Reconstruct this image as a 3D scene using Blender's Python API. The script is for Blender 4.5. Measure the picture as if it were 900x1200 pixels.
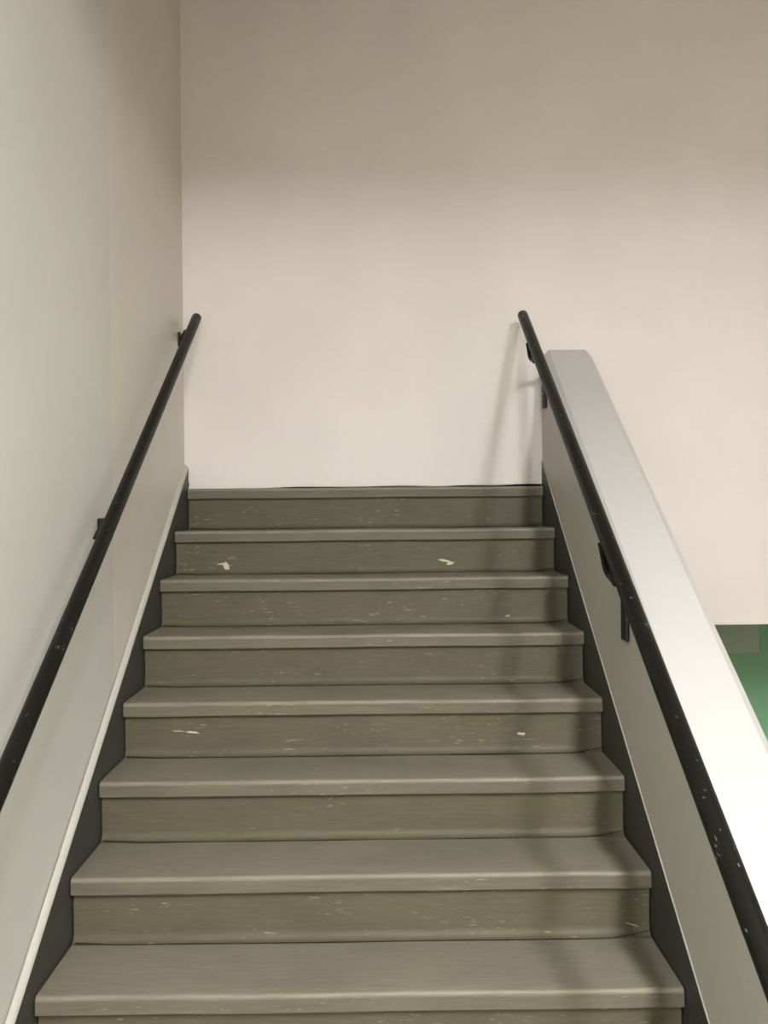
import bpy, bmesh, math, random
from mathutils import Vector, Matrix, noise

random.seed(7)
scene = bpy.context.scene
for o in list(bpy.data.objects):
    bpy.data.objects.remove(o)

# ------------------------------------------------------------------ camera
Z0 = 1.693                     # height of the underside of the top nosing above the lower floor
cam_d = bpy.data.cameras.new('camera')
cam = bpy.data.objects.new('camera', cam_d)
scene.collection.objects.link(cam)
cam_d.sensor_fit = 'HORIZONTAL'
cam_d.sensor_width = 36.0
cam_d.lens = 1040.0 / 900.0 * 36.0
cam_d.clip_start = 0.02
right = Vector((0.99992398, -0.00678917, -0.01029258))
up = Vector((0.01031267, 0.0029302, 0.99994253))
fwd = Vector((0.00675862, 0.99997266, -0.003))
m3 = Matrix((right, up, -fwd)).transposed()
cam.matrix_world = Matrix.Translation((0.05224, -3.7585, Z0 - 0.0523)) @ m3.to_4x4()
scene.camera = cam

# ------------------------------------------------------------------ world, exposure, lamps' strength
w = bpy.data.worlds.new('world')
scene.world = w
w.use_nodes = True
w.node_tree.nodes['Background'].inputs[0].default_value = (0.9, 0.88, 0.82, 1)
w.node_tree.nodes['Background'].inputs[1].default_value = 0.02
scene.view_settings.view_transform = 'Standard'
scene.view_settings.look = 'None'
scene.view_settings.gamma = 1.0
scene.view_settings.use_curve_mapping = False
scene.view_settings.exposure = 0.03
LAMP_COL = (1.0, 0.99, 0.98)
# fluorescent battens under the hall ceiling: x, y, width, length, strength
LAMPS = [
    (1.52, -5.45, 0.16, 3.00, 150.0),
    (0.50, -5.90, 0.16, 3.00, 126.0),
]

# ------------------------------------------------------------------ helpers
COL = scene.collection


def link(o, parent=None):
    COL.objects.link(o)
    if parent:
        o.parent = parent
    return o


def obj(name, bm, mat, parent=None, smooth=False):
    bmesh.ops.recalc_face_normals(bm, faces=bm.faces)
    me = bpy.data.meshes.new(name)
    bm.to_mesh(me)
    bm.free()
    me.materials.append(mat)
    if smooth:
        for p in me.polygons:
            p.use_smooth = True
    return link(bpy.data.objects.new(name, me), parent)


def shade_auto(o, ang=40):
    me = o.data
    for p in me.polygons:
        p.use_smooth = True
    bm = bmesh.new()
    bm.from_mesh(me)
    for e in bm.edges:
        if len(e.link_faces) == 2 and e.calc_face_angle(0) > math.radians(ang):
            e.smooth = False
    bm.to_mesh(me)
    bm.free()
    return o


def empty(name, loc=(0, 0, 0)):
    o = bpy.data.objects.new(name, None)
    o.location = loc
    o.empty_display_size = 0.1
    return link(o)


def tag(o, label=None, cat=None, group=None, kind=None):
    if label:
        o['label'] = label
    if cat:
        o['category'] = cat
    if group:
        o['group'] = group
    if kind:
        o['kind'] = kind
    return o


def box(bm, x0, x1, y0, y1, z0, z1, bevel=0.0):
    b = bmesh.new()
    bmesh.ops.create_cube(b, size=1.0)
    for v in b.verts:
        v.co = Vector(((x0 + x1) / 2 + v.co.x * (x1 - x0), (y0 + y1) / 2 + v.co.y * (y1 - y0), (z0 + z1) / 2 + v.co.z * (z1 - z0)))
    if bevel:
        bmesh.ops.bevel(b, geom=b.edges[:], offset=bevel, segments=2, affect='EDGES', profile=0.5)
    merge(bm, b)


def merge(bm, b):
    me = bpy.data.meshes.new('tmp')
    b.to_mesh(me)
    b.free()
    bm.from_mesh(me)
    bpy.data.meshes.remove(me)


def prism(bm, prof, axis, a0, a1, seg=1, wob=None):
    """extrude a closed 2D profile along 'x' (profile y,z) or 'y' (profile x,z)"""
    rings = []
    for i in range(seg + 1):
        a = a0 + (a1 - a0) * i / seg
        ring = []
        for (p, q) in prof:
            co = Vector((a, p, q)) if axis == 'x' else Vector((p, a, q))
            if wob:
                co = wob(co)
            ring.append(bm.verts.new(co))
        rings.append(ring)
    n = len(prof)
    for i in range(seg):
        for j in range(n):
            bm.faces.new((rings[i][j], rings[i][(j + 1) % n], rings[i + 1][(j + 1) % n], rings[i + 1][j]))
    bm.faces.new(rings[0])
    bm.faces.new(list(reversed(rings[-1])))


def tube(bm, pts, r, n=12, caps=True, flat=None):
    """tube along a polyline; flat=(ru, rv) gives an elliptical/flat section"""
    pts = [Vector(p) for p in pts]
    rings = []
    prev_u = None
    for i, p in enumerate(pts):
        if i == 0:
            t = pts[1] - p
        elif i == len(pts) - 1:
            t = p - pts[i - 1]
        else:
            t = (pts[i + 1] - p).normalized() + (p - pts[i - 1]).normalized()
        t.normalize()
        ref = Vector((1, 0, 0)) if abs(t.x) < 0.9 else Vector((0, 0, 1))
        u = (ref - t * ref.dot(t)).normalized() if prev_u is None else (prev_u - t * prev_u.dot(t)).normalized()
        prev_u = u
        v = t.cross(u)
        rr = r[i] if isinstance(r, (list, tuple)) else r
        ru, rv = (rr, rr) if flat is None else flat
        rings.append([bm.verts.new(p + u * ru * math.cos(2 * math.pi * k / n) + v * rv * math.sin(2 * math.pi * k / n)) for k in range(n)])
    for a, b in zip(rings[:-1], rings[1:]):
        for k in range(n):
            bm.faces.new((a[k], a[(k + 1) % n], b[(k + 1) % n], b[k]))
    if caps:
        bm.faces.new(list(reversed(rings[0])))
        bm.faces.new(rings[-1])


# ------------------------------------------------------------------ materials
def srgb(r, g, b):
    def f(c):
        c /= 255.0
        return c / 12.92 if c <= 0.04045 else ((c + 0.055) / 1.055) ** 2.4
    return (f(r), f(g), f(b), 1.0)


class NT:
    def __init__(self, name, rough=0.6, spec=0.4):
        self.m = bpy.data.materials.new(name)
        self.m.use_nodes = True
        self.t = self.m.node_tree
        self.b = self.t.nodes['Principled BSDF']
        self.b.inputs['Roughness'].default_value = rough
        self.b.inputs['Specular IOR Level'].default_value = spec

    def n(self, kind, **kw):
        nd = self.t.nodes.new(kind)
        for k, v in kw.items():
            setattr(nd, k, v)
        return nd

    def l(self, a, b):
        self.t.links.new(a, b)

    def coords(self, scale, rand=False):
        tc = self.n('ShaderNodeTexCoord')
        mp = self.n('ShaderNodeMapping')
        mp.inputs['Scale'].default_value = scale
        self.l(tc.outputs['Object'], mp.inputs['Vector'])
        if rand:
            oi = self.n('ShaderNodeObjectInfo')
            mul = self.n('ShaderNodeMath', operation='MULTIPLY')
            mul.inputs[1].default_value = 37.0
            self.l(oi.outputs['Random'], mul.inputs[0])
            cb = self.n('ShaderNodeCombineXYZ')
            for i in range(3):
                self.l(mul.outputs[0], cb.inputs[i])
            self.l(cb.outputs[0], mp.inputs['Location'])
        return mp.outputs[0]

    def noise(self, scale, s=1.0, detail=3, rough=0.5, rand=False):
        nz = self.n('ShaderNodeTexNoise')
        nz.inputs['Scale'].default_value = s
        nz.inputs['Detail'].default_value = detail
        nz.inputs['Roughness'].default_value = rough
        self.l(self.coords(scale, rand), nz.inputs['Vector'])
        return nz.outputs['Fac']

    def ramp(self, fac, stops):
        r = self.n('ShaderNodeValToRGB')
        e = r.color_ramp.elements
        while len(e) < len(stops):
            e.new(0.5)
        for el, (p, c) in zip(e, stops):
            el.position = p
            el.color = c if len(c) == 4 else (*c, 1)
        self.l(fac, r.inputs[0])
        return r.outputs[0]

    def mix(self, fac, a, b, blend='MIX'):
        mx = self.n('ShaderNodeMix', data_type='RGBA', blend_type=blend)
        for s, v in ((mx.inputs[0], fac), (mx.inputs[6], a), (mx.inputs[7], b)):
            if hasattr(v, 'is_linked'):
                self.l(v, s)
            else:
                s.default_value = v
        return mx.outputs[2]

    def mul(self, a, b):
        q = self.n('ShaderNodeMath', operation='MULTIPLY')
        for s, v in ((q.inputs[0], a), (q.inputs[1], b)):
            if hasattr(v, 'is_linked'):
                self.l(v, s)
            else:
                s.default_value = v
        return q.outputs[0]

    def bump(self, h, strength, dist):
        bp = self.n('ShaderNodeBump')
        bp.inputs['Strength'].default_value = strength
        bp.inputs['Distance'].default_value = dist
        self.l(h, bp.inputs['Height'])
        self.l(bp.outputs[0], self.b.inputs['Normal'])

    def col(self, c):
        if hasattr(c, 'is_linked'):
            self.l(c, self.b.inputs['Base Color'])
        else:
            self.b.inputs['Base Color'].default_value = c


def paint(name, c, var=0.03, rough=0.55, bump=0.15, spec=0.35):
    k = NT(name, rough, spec)
    lo = tuple(x * (1 - var) for x in c[:3])
    hi = tuple(min(1, x * (1 + var)) for x in c[:3])
    k.col(k.ramp(k.noise((1.1, 1.1, 1.1), 1.6, 4), [(0.35, lo), (0.65, hi)]))
    k.bump(k.noise((1, 1, 1), 170, 3), bump, 0.002)
    return k.m


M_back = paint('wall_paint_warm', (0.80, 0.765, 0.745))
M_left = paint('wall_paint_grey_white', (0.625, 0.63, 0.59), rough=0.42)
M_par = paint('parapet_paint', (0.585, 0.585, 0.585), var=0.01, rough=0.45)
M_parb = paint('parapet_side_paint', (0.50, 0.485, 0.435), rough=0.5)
M_bead = paint('bead_paint', (0.50, 0.495, 0.445), rough=0.6)
M_trim = paint('trim_white', (0.80, 0.79, 0.72), rough=0.4)
M_ceil = paint('ceiling_paint', (0.60, 0.56, 0.49), rough=0.8)
M_green = paint('green_paint', srgb(142, 198, 156), var=0.06, rough=0.4)
M_hall = paint('hall_paint', (0.58, 0.53, 0.46))
M_panel = paint('panel_grey_green', srgb(182, 200, 184), var=0.03, rough=0.5)
M_floor = paint('lower_floor_vinyl', srgb(128, 121, 106), var=0.1, rough=0.4)


def vinyl(name, base, streak, amount, vert):
    """worn sheet vinyl: mottled, grain running along the step, pale scuffs"""
    k = NT(name, 0.55 if vert else 0.45, 0.3 if vert else 0.4)
    b = base[:3]
    # broad mottling
    mott = k.ramp(k.noise((2.2, 5, 5), 1.5, 4, 0.6, True), [(0.3, tuple(x * 0.88 for x in b)), (0.72, tuple(x * 1.1 for x in b))])
    gs = (9, 1, 150) if vert else (9, 130, 20)
    grain = k.ramp(k.noise(gs, 1.0, 3, 0.6, True), [(0.25, (0.86, 0.86, 0.86)), (0.8, (1.1, 1.1, 1.1))])
    c = k.mix(1.0, mott, grain, 'MULTIPLY')
    # pale scuff flecks
    fs = (26, 10, 210) if vert else (24, 170, 60)
    f1 = k.ramp(k.noise(fs, 1.0, 2, 0.5, True), [(amount, (0, 0, 0)), (amount + 0.05, (1, 1, 1))])
    gate = k.ramp(k.noise((4, 8, 10), 1.0, 2, 0.5, True), [(0.48, (0, 0, 0)), (0.62, (1, 1, 1))])
    c = k.mix(k.mul(k.mul(f1, gate), 0.5), c, streak)
    k.col(c)
    k.bump(k.noise((40, 40, 40) if vert else (70, 110, 70), 2.0, 4), 0.12 if vert else 0.3, 0.003)
    return k.m


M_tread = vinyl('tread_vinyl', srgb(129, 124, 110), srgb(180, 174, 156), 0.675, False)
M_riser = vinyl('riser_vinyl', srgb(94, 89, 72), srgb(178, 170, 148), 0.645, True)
M_nose_shade = vinyl('nosing_shade_vinyl', srgb(109, 104, 90), srgb(176, 170, 152), 0.66, True)  # tread vinyl darkened: shade of the front face put into the colour
k = NT('joint_dark', 0.8, 0.2)
k.col(srgb(40, 37, 31))
M_joint = k.m
k = NT('paint_chip_pale', 0.7, 0.2)
k.col(srgb(205, 198, 176))
M_chip = k.m
M_skirt = paint('skirt_charcoal', srgb(64, 64, 60), var=0.1, rough=0.5)

k = NT('rail_black', 0.42, 0.22)
scr = k.ramp(k.noise((60, 18, 60), 1.0, 3, 0.6), [(0.655, (0, 0, 0)), (0.69, (1, 1, 1))])
gt = k.ramp(k.noise((3, 3, 3), 1.0, 2), [(0.5, (0, 0, 0)), (0.6, (1, 1, 1))])
k.col(k.mix(k.mul(k.mul(scr, gt), 0.6), srgb(19, 19, 17), srgb(150, 145, 138)))
k.bump(k.noise((30, 30, 30), 2.0, 3), 0.1, 0.001)
M_rail = k.m
k = NT('iron_black', 0.5, 0.35)
k.col(k.ramp(k.noise((30, 30, 30), 1.0), [(0.3, srgb(12, 12, 11)), (0.7, srgb(22, 22, 19))]))
M_iron = k.m
k = NT('void_dark', 0.9, 0.1)
k.col((0.006, 0.006, 0.005, 1))
M_void = k.m
k = NT('lamp_housing', 0.5, 0.3)
k.col((0.65, 0.64, 0.6, 1))
M_house = k.m


def emis(name, s):
    k = NT(name, 0.6, 0.1)
    k.b.inputs['Emission Color'].default_value = (*LAMP_COL, 1)
    k.b.inputs['Emission Strength'].default_value = s
    k.col((0.8, 0.8, 0.78, 1))
    return k.m


# ------------------------------------------------------------------ setting
G, R = 0.243590, 0.173500          # going and rise
HW = 0.752                          # half width of the steps
YW = 0.045                          # face of the end wall
XL = -0.776                         # left wall
CEIL = Z0 + 2.30                    # ceiling of the stairwell
HALL = Z0 + 1.98                    # lower ceiling of the hall
YH = -2.70                          # beam where the hall ceiling ends
YB, XR = -8.0, 4.6                  # wall behind the camera, far side wall
TOP = Z0 + 0.042                    # top tread level
YG = 1.30                           # green wall below

bm = bmesh.new()
box(bm, XL - 0.2, XR + 0.2, YB - 0.2, YG + 0.3, -0.12, 0.0)
tag(obj('floor', bm, M_floor), 'beige vinyl floor at the foot of the stairs', kind='structure')
bm = bmesh.new()
box(bm, XL - 0.2, XR + 0.2, YB - 0.2, YG + 0.3, CEIL, CEIL + 0.12)
tag(obj('ceiling', bm, M_ceil), 'plain off white ceiling over the stairwell', kind='structure')
bm = bmesh.new()
box(bm, XL, XR, YB, YH - 0.12, HALL, HALL + 0.1)
box(bm, XL, XR, YH - 0.12, YH, Z0 + 1.62, CEIL)
tag(obj('ceiling_hall', bm, M_ceil), 'lower hall ceiling ending in a downstand beam', kind='structure')

# end wall: sits just above the top tread with a ragged dark gap, lower on the open side
bm = bmesh.new()
xs = [XL - 0.2] + [-0.70 + i * 0.05 for i in range(30)] + [0.7635]
low = []
for i, x in enumerate(xs):
    gap = 0.0005 + 0.0085 * min(1, max(0, (x + 0.62) / 0.5)) * (0.55 + 0.9 * noise.noise(Vector((x * 5, 3.1, 0)))) + 0.002 * max(0, x)
    low.append((x, TOP + max(0.0006, gap)))
def wall_block(bm, prof):
    fr = [bm.verts.new((x, YW, z)) for x, z in prof]
    bk = [bm.verts.new((x, YW + 0.16, z)) for x, z in prof]
    bm.faces.new(fr)
    bm.faces.new(list(reversed(bk)))
    n = len(prof)
    for i in range(n):
        bm.faces.new((fr[i], bk[i], bk[(i + 1) % n], fr[(i + 1) % n]))


for (xa, za), (xb, zb) in zip(low[:-1], low[1:]):
    wall_block(bm, [(xa, za), (xb, zb), (xb, CEIL), (xa, CEIL)])
wall_block(bm, [(low[-1][0], Z0 - 0.559), (XR, Z0 - 0.559), (XR, CEIL), (low[-1][0], CEIL)])
bmesh.ops.remove_doubles(bm, verts=bm.verts[:], dist=0.00005)
seen = {}
for f in bm.faces[:]:
    key = tuple(sorted(v.index for v in f.verts))
    if all(abs(v.co.x - f.verts[0].co.x) < 1e-6 for v in f.verts) and XL + 0.01 < f.verts[0].co.x < 0.75:
        bm.faces.remove(f)
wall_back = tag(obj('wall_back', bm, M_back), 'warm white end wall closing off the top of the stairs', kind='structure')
bm = bmesh.new()
prism(bm, [(YW - 0.002, Z0 - 0.5625), (YW - 0.002, Z0 - 0.550), (YW + 0.004, Z0 - 0.546), (YW + 0.03, Z0 - 0.546), (YW + 0.03, Z0 - 0.5625)], 'x', 0.985, XR)
tag(obj('corner_bead', bm, M_trim, wall_back), 'thin white bead along the lower wall edge')
bm = bmesh.new()
box(bm, -0.755, 0.757, YW + 0.03, YW + 0.04, TOP - 0.02, TOP + 0.016)
tag(obj('gap_backing', bm, M_void, wall_back), 'dark gap under the end wall')
# knocked-off paint where the end wall meets the skirt
for (x, z, a, b) in ((-0.764, Z0 + 0.094, 0.0045, 0.0085), (-0.7575, Z0 + 0.062, 0.0035, 0.013)):
    bm = bmesh.new()
    vs = []
    for i in range(10):
        t = 2 * math.pi * i / 10
        s = 0.8 + 0.35 * random.random()
        vs.append((x + a * s * math.cos(t), z + b * s * math.sin(t)))
    lo_ = [bm.verts.new((p, YW - 0.0006, q)) for p, q in vs]
    hi_ = [bm.verts.new((p, YW + 0.004, q)) for p, q in vs]
    bm.faces.new(lo_)
    bm.faces.new(list(reversed(hi_)))
    for i in range(10):
        bm.faces.new((lo_[i], hi_[i], hi_[(i + 1) % 10], lo_[(i + 1) % 10]))
    obj('paint_chip', bm, M_void, wall_back)

# left wall: two plaster fields meeting in a vertical seam, the far one turned slightly
YS = -0.975
bm = bmesh.new()
prism(bm, [(XL, YB), (XL, YS), (XL - 0.2, YS), (XL - 0.2, YB)], 'x', 0, 1)
for v in bm.verts:
    v.co = Vector((v.co.y, v.co.z, CEIL * v.co.x))
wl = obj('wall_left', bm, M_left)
tag(wl, 'pale grey white side wall with a vertical plaster seam', kind='structure')
bm = bmesh.new()
pr = [(XL - 0.003, YS), (XL, YS + 0.002), (XL + 0.003, YW - 0.0005), (XL - 0.2, YW - 0.0005), (XL - 0.2, YS)]
a = [bm.verts.new((x, y, 0)) for x, y in pr]
b = [bm.verts.new((x, y, CEIL)) for x, y in pr]
bm.faces.new(a)
bm.faces.new(list(reversed(b)))
for i in range(5):
    bm.faces.new((a[i], a[(i + 1) % 5], b[(i + 1) % 5], b[i]))
tag(obj('plaster_panel', bm, paint('wall_paint_far', (0.675, 0.648, 0.575), rough=0.45), wl), 'slightly warmer plaster field beside the end wall')

# enclosing walls out of view, green lower wall
bm = bmesh.new()
box(bm, XL - 0.2, XR + 0.2, YB - 0.2, YB, 0, CEIL)
tag(obj('unseen_wall_front', bm, M_hall), 'unseen warm white wall facing the stairs', kind='structure')
bm = bmesh.new()
box(bm, XR, XR + 0.2, YB, YG, 0, CEIL)
tag(obj('unseen_wall_right', bm, M_hall), 'unseen warm white side wall across the open hall', kind='structure')
bm = bmesh.new()
box(bm, 0.5, XR, YG, YG + 0.15, 0, Z0)
wg = tag(obj('wall_lower', bm, M_green), 'green painted wall in the recess below the end wall', kind='structure')
bm = bmesh.new()
box(bm, 0.9, XR, YW + 0.16, YG, Z0 - 0.40, Z0 - 0.30)
tag(obj('trim_1', bm, M_ceil), 'underside of the floor above the green recess', kind='structure')
bm = bmesh.new()
box(bm, 1.55, 2.215, YG - 0.02, YG, Z0 - 0.893, Z0 - 0.55, 0.004)
tag(obj('access_panel', bm, M_panel), 'grey green flat panel on the green wall below the end wall', 'panel')

# ------------------------------------------------------------------ staircase
NSTEP = 10
stairs = empty('staircase', (0, 0, 0))
tag(stairs, 'worn taupe staircase with vinyl treads, risers and charcoal skirts ending at a blank wall', 'staircase')


def step_wob(seed):
    def f(co):
        d = noise.noise(Vector((co.x * 2.3, seed, 0.3))) * 0.0022 + noise.noise(Vector((co.x * 11, seed, 4.3))) * 0.0007
        return Vector((co.x, co.y, co.z + d))
    return f


def tread_profile(y1):
    r = 0.009
    p = [(0.002, -0.042), (0.0, -0.038)]
    for i in range(7):
        t = math.pi - i * math.pi / 12
        p.append((r + r * math.cos(t), -r + r * math.sin(t)))
    p += [(min(0.05, y1 * 0.6), 0.0), (y1, 0.0), (y1, -0.03), (0.03, -0.03), (0.03, -0.042)]
    return p


NOSE = 0.020
COVE = 0.026
for kx in range(NSTEP):
    y, z = -kx * G, TOP - kx * R
    bm = bmesh.new()
    y1 = G + NOSE + 0.01 if kx else 0.042
    prism(bm, tread_profile(y1), 'x', -HW, HW, 30, step_wob(kx * 1.7))
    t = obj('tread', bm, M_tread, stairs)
    t.location = (0, y, z)
    shade_auto(t, 50)
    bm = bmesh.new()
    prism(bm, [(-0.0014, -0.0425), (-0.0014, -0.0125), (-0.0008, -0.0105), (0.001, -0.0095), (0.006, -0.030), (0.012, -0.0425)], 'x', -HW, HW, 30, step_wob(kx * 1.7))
    obj('nosing_shade', bm, M_nose_shade, t)  # thin added strip that paints shade on the tread's front face
    # riser below this tread, with a coved toe that sweeps on to the tread below
    bm = bmesh.new()
    h = R - 0.036
    pf = [(0, h), (0, COVE)]
    for i in range(1, 7):
        t_ = i * math.pi / 12
        pf.append((-COVE * (1 - math.cos(t_)) * 0.8, COVE * (1 - math.sin(t_)) + 0.0008))
    pf += [(-COVE * 0.8, -0.004), (0.014, -0.004), (0.014, h)]
    prism(bm, pf, 'x', -HW, HW, 12)
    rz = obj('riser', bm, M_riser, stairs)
    rz.location = (0, y + NOSE, z - R)
    shade_auto(rz, 50)
    if kx < NSTEP - 1:
        # open joint between the riser sheet and the tread sheet, turned up at the right-hand end
        bm = bmesh.new()
        yt = -COVE * 0.8 - 0.001
        pts = []
        for i in range(25):
            x = -HW + 0.01 + i * (0.62 + HW - 0.01) / 24
            pts.append((x, yt, 0.0012 + noise.noise(Vector((x * 3, kx * 2.1, 9))) * 0.001 + (0.006 * (1 - i / 2.0) if i < 2 else 0)))
        for i in range(1, 6):
            x = 0.62 + (HW - 0.62) * i / 5
            s = max(0, (x - 0.64) / (HW - 0.64))
            t_ = (1 - 0.62 * s) * math.pi / 2
            pts.append((x, -COVE * (1 - math.cos(t_)) * 0.8 - 0.001, COVE * (1 - math.sin(t_)) + 0.0015))
        th = [0.0009 + 0.0011 * max(0, 0.5 + noise.noise(Vector((p[0] * 4, kx * 3.3, 2)))) for p in pts]
        tube(bm, pts, th, 6)
        j = obj('joint', bm, M_joint, rz)
        j['label'] = 'dark open joint at the foot of the riser'

risers = [o for o in stairs.children if o.name.startswith('riser')]


def chip(kx, x, zr, wx, wz, seed, tilt=0.0):
    """pale flake where the riser surface is gouged; zr relative to Z0"""
    rz = risers[kx]
    rnd = random.Random(seed)
    bm = bmesh.new()
    N = 14
    pts = []
    for i in range(N):
        t = 2 * math.pi * i / N
        s = 0.55 + 0.6 * rnd.random()
        px, pz = wx * s * math.cos(t), wz * s * math.sin(t)
        pts.append((x + px, zr + Z0 - rz.location.z + pz + px * tilt))
    a = [bm.verts.new((p, -0.0008, q)) for p, q in pts]
    b = [bm.verts.new((p, 0.002, q)) for p, q in pts]
    bm.faces.new(a)
    bm.faces.new(list(reversed(b)))
    for i in range(N):
        bm.faces.new((a[i], b[i], b[(i + 1) % N], a[(i + 1) % N]))
    o = obj('scuff', bm, M_chip, rz)
    o['label'] = 'pale gouged flake'


chip(1, -0.555, -0.270, 0.018, 0.016, 3, -0.5)
chip(1, -0.572, -0.262, 0.016, 0.004, 4, 0.2)
chip(1, 0.318, -0.260, 0.030, 0.005, 5, -0.25)
chip(1, 0.338, -0.270, 0.016, 0.006, 6, 0.2)
chip(4, -0.542, -0.750, 0.026, 0.004, 7, -0.08)
chip(4, -0.585, -0.746, 0.02, 0.0015, 8, -0.05)
chip(0, -0.485, -0.120, 0.016, 0.004, 9, 0.0)
chip(4, 0.499, -0.767, 0.016, 0.0045, 10, 0.0)
chip(6, 0.705, -1.146, 0.020, 0.0016, 11, -0.3)
chip(2, 0.53, -0.452, 0.010, 0.003, 12, 0.2)

# skirts
sl, sr = 0.7045, 0.700


def skirt(side):
    bm = bmesh.new()
    y0, y1 = -2.36, YW - 0.003
    if side < 0:
        f0, f1, zt, s = -0.7565, XL + 0.0036, 0.100, sl
    else:
        f0, f1, zt, s = 0.7555, 0.759, 0.120, sr
    q = []
    for y in (y0, y1):
        q.append([bm.verts.new((x, y, z)) for x, z in ((f0, 0.0), (f1, 0.0), (f1, Z0 + zt + s * y), (f0, Z0 + zt + s * y))])
    a, b = q
    for i in range(4):
        bm.faces.new((a[i], a[(i + 1) % 4], b[(i + 1) % 4], b[i]))
    bm.faces.new(a)
    bm.faces.new(list(reversed(b)))
    o = obj('skirt_board', bm, M_skirt, stairs)
    o['label'] = 'charcoal painted skirt board'
    # white painted bead on top of the skirt
    bm = bmesh.new()
    hh = 0.018 if side < 0 else 0.0025
    prof = [(f0, 0.0), (f1, 0.0), (f1, hh), (f1 + (f0 - f1) * 0.35, hh * 0.86), (f1 + (f0 - f1) * 0.75, hh * 0.5), (f0 + 0.0, hh * 0.12)]
    N = 40
    rings = []
    for i in range(N + 1):
        y = y0 + (y1 - y0) * i / N
        wv = noise.noise(Vector((y * 9, side * 5, 0))) * 0.0018
        rings.append([bm.verts.new((x, y, Z0 + zt + s * y + z + (wv if z < 0.001 else wv * 0.4))) for x, z in prof])
    for i in range(N):
        for j in range(6):
            bm.faces.new((rings[i][j], rings[i][(j + 1) % 6], rings[i + 1][(j + 1) % 6], rings[i + 1][j]))
    bm.faces.new(rings[0])
    bm.faces.new(list(reversed(rings[-1])))
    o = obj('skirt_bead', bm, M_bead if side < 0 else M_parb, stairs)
    o['label'] = 'white painted bead along the skirt board'
    shade_auto(o, 60)


skirt(-1)
skirt(1)

# ------------------------------------------------------------------ parapet
par = empty('parapet', (0.87, -1.4, 0))
tag(par, 'white plastered half wall with chamfered sloping top beside the stairs', 'half wall')
PS, PZ = 0.7125, Z0 + 0.592
PX0, PX1 = 0.7595, 0.976
CH = 0.032


def par_piece(prof):
    bm = bmesh.new()
    ys = [-3.05, YW]
    rings = [[bm.verts.new((x - 0.87, y + 1.4, (PZ + PS * y + z) if z is not None else (0.0 if y < 0 else Z0 - 0.72))) for x, z in prof] for y in ys]
    for j in range(len(prof)):
        k2 = (j + 1) % len(prof)
        bm.faces.new((rings[0][j], rings[0][k2], rings[1][k2], rings[1][j]))
    bm.faces.new(rings[0])
    bm.faces.new(list(reversed(rings[1])))
    return bm


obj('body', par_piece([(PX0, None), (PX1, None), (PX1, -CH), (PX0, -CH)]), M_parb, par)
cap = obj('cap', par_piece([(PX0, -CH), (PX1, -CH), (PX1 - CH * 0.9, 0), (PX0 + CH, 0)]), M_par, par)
cap['label'] = 'chamfered white top of the half wall'

# ------------------------------------------------------------------ handrails


def rail_line(x, z0, s):
    return lambda y: Vector((x, y, Z0 + z0 + s * y))


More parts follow.
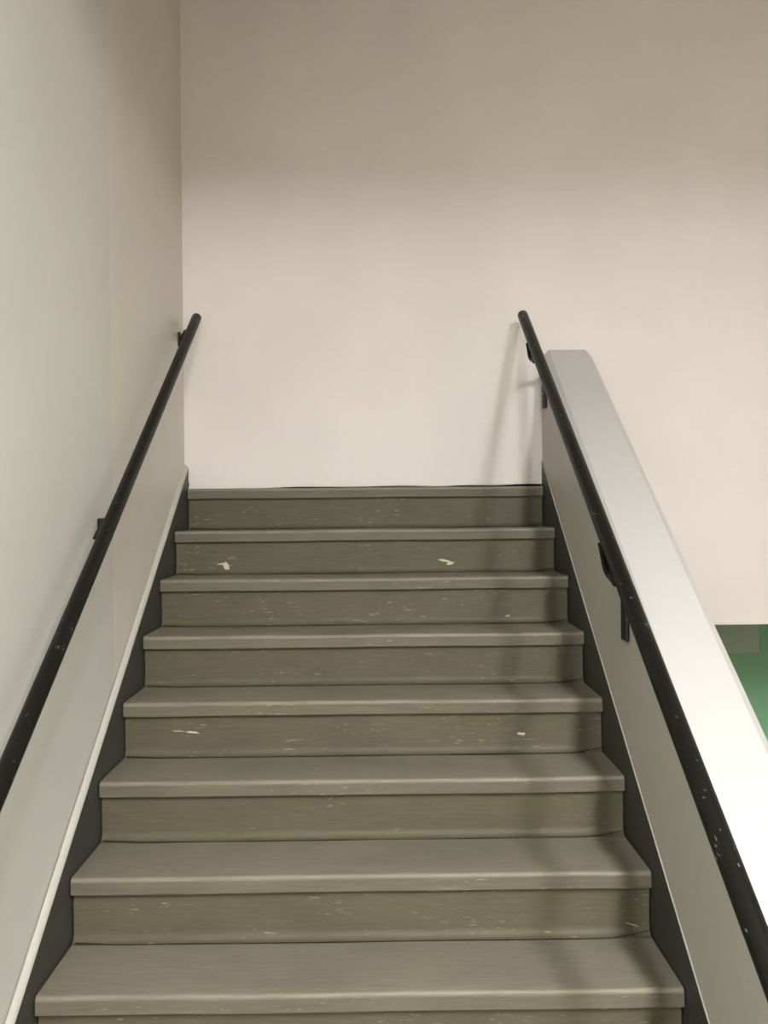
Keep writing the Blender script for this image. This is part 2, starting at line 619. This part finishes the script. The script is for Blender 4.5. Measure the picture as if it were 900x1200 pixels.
def handrail(x, z0, s, y_end, rad, label, wallx, brackets, loc):
    root = empty('handrail', loc)
    tag(root, label, 'handrail', 'handrails along the stairs')
    L = rail_line(x, z0, s)
    off = Vector(loc)
    d = Vector((0, 1, s)).normalized()
    bm = bmesh.new()
    pts, rr = [], []
    ya = -3.0
    for i in range(24):
        pts.append(L(ya + (y_end - ya) * i / 23) - off)
        rr.append(rad)
    for i in range(1, 6):
        t = i * math.pi / 2 / 5
        pts.append(L(y_end) + d * rad * 0.55 * math.sin(t) - off)
        rr.append(max(0.002, rad * (0.35 + 0.65 * math.cos(t))))
    tube(bm, pts, rr, 28)
    o = obj('rail', bm, M_rail, root)
    shade_auto(o, 60)
    sgn = 1 if wallx > x else -1
    for yb in brackets:
        # wall plate, an arm running out from it to the rail, and a strap bowed under the rail
        yp, zp, reach, bowh = yb
        ph, pt, pa = (0.052, 0.115, 0.10) if sgn > 0 else (0.030, 0.030, 0.005)
        bm = bmesh.new()
        x0, x1 = sorted((wallx, wallx - sgn * 0.013))
        box(bm, x0 - off.x, x1 - off.x, yp - 0.024 - off.y, yp + 0.024 - off.y, Z0 + zp - ph - off.z, Z0 + zp + pt - off.z, 0.004)
        br = obj('bracket', bm, M_iron, root)
        c = L(yp - reach)
        nrm = Vector((0, -s, 1)).normalized()
        P0 = Vector((wallx - sgn * 0.010, yp, Z0 + zp + pa)) - off
        P2 = c + Vector((sgn * rad * 0.5, 0, 0)) - off
        P1 = P0 * 0.45 + P2 * 0.55
        pts = [P0 * (1 - t) ** 2 + P1 * 2 * t * (1 - t) + P2 * t * t for t in [i / 12 for i in range(13)]]
        bm = bmesh.new()
        tube(bm, pts, 0.009, 12)
        shade_auto(obj('arm', bm, M_iron, br), 60)
        bm = bmesh.new()
        sp = []
        for i in range(13):
            u = -0.09 + 0.18 * i / 12
            bow = bowh * (math.cos(math.pi * u / 0.20)) ** 2
            if sgn > 0:
                sp.append(c + d * u - nrm * (rad * 0.92 + bow) - Vector((0.010, 0, 0)) - off)
            else:
                sp.append(c + d * u * 0.2 + Vector((-rad * 0.98, 0, 0)) - off)
        tube(bm, sp, 0.006, 10, flat=(0.012, 0.005))
        shade_auto(obj('saddle', bm, M_iron, br), 60)
    return root


handrail(-0.700, 0.779, 0.6844, -0.030, 0.0200, 'black pipe handrail bracketed to the pale grey side wall', XL, [(-0.035, 0.665, 0.12, 0.004), (-1.115, -0.10, 0.19, 0.004), (-2.2, -0.90, 0.19, 0.004)], (-0.700, -1.5, Z0 + 0.779 - 0.6844 * 1.5))
handrail(0.664, 0.791, 0.6671, -0.060, 0.0212, 'black pipe handrail hung from the white half wall', PX0, [(-0.05, 0.415, 0.29, 0.024), (-1.235, -0.382, 0.225, 0.027), (-2.3, -1.21, 0.285, 0.020)], (0.664, -1.5, Z0 + 0.791 - 0.6671 * 1.5))

# ------------------------------------------------------------------ ceiling lights (above and behind the camera)
LBL = ['fluorescent batten light on the hall ceiling in line with the half wall', 'fluorescent batten light on the hall ceiling in line with the stairs']
for i, (x, y, wx, ly, st) in enumerate(LAMPS):
    root = empty('ceiling_light', (x, y, HALL))
    tag(root, LBL[i], 'ceiling light', 'fluorescent lights of the hall')
    bm = bmesh.new()
    box(bm, -wx / 2 - 0.02, wx / 2 + 0.02, -ly / 2, ly / 2, -0.03, 0)
    for e in (-1, 1):
        y0, y1 = sorted((e * ly / 2, e * (ly / 2 + 0.03)))
        box(bm, -wx / 2 - 0.02, wx / 2 + 0.02, y0, y1, -0.085, 0)
    obj('housing', bm, M_house, root)
    bm = bmesh.new()
    hw = wx / 2
    prism(bm, [(-hw, -0.03), (hw, -0.03), (hw, -0.06), (hw * 0.6, -0.08), (-hw * 0.6, -0.08), (-hw, -0.06)], 'y', -ly / 2, ly / 2)
    obj('diffuser', bm, emis('lamp_glow_%d' % i, st), root)
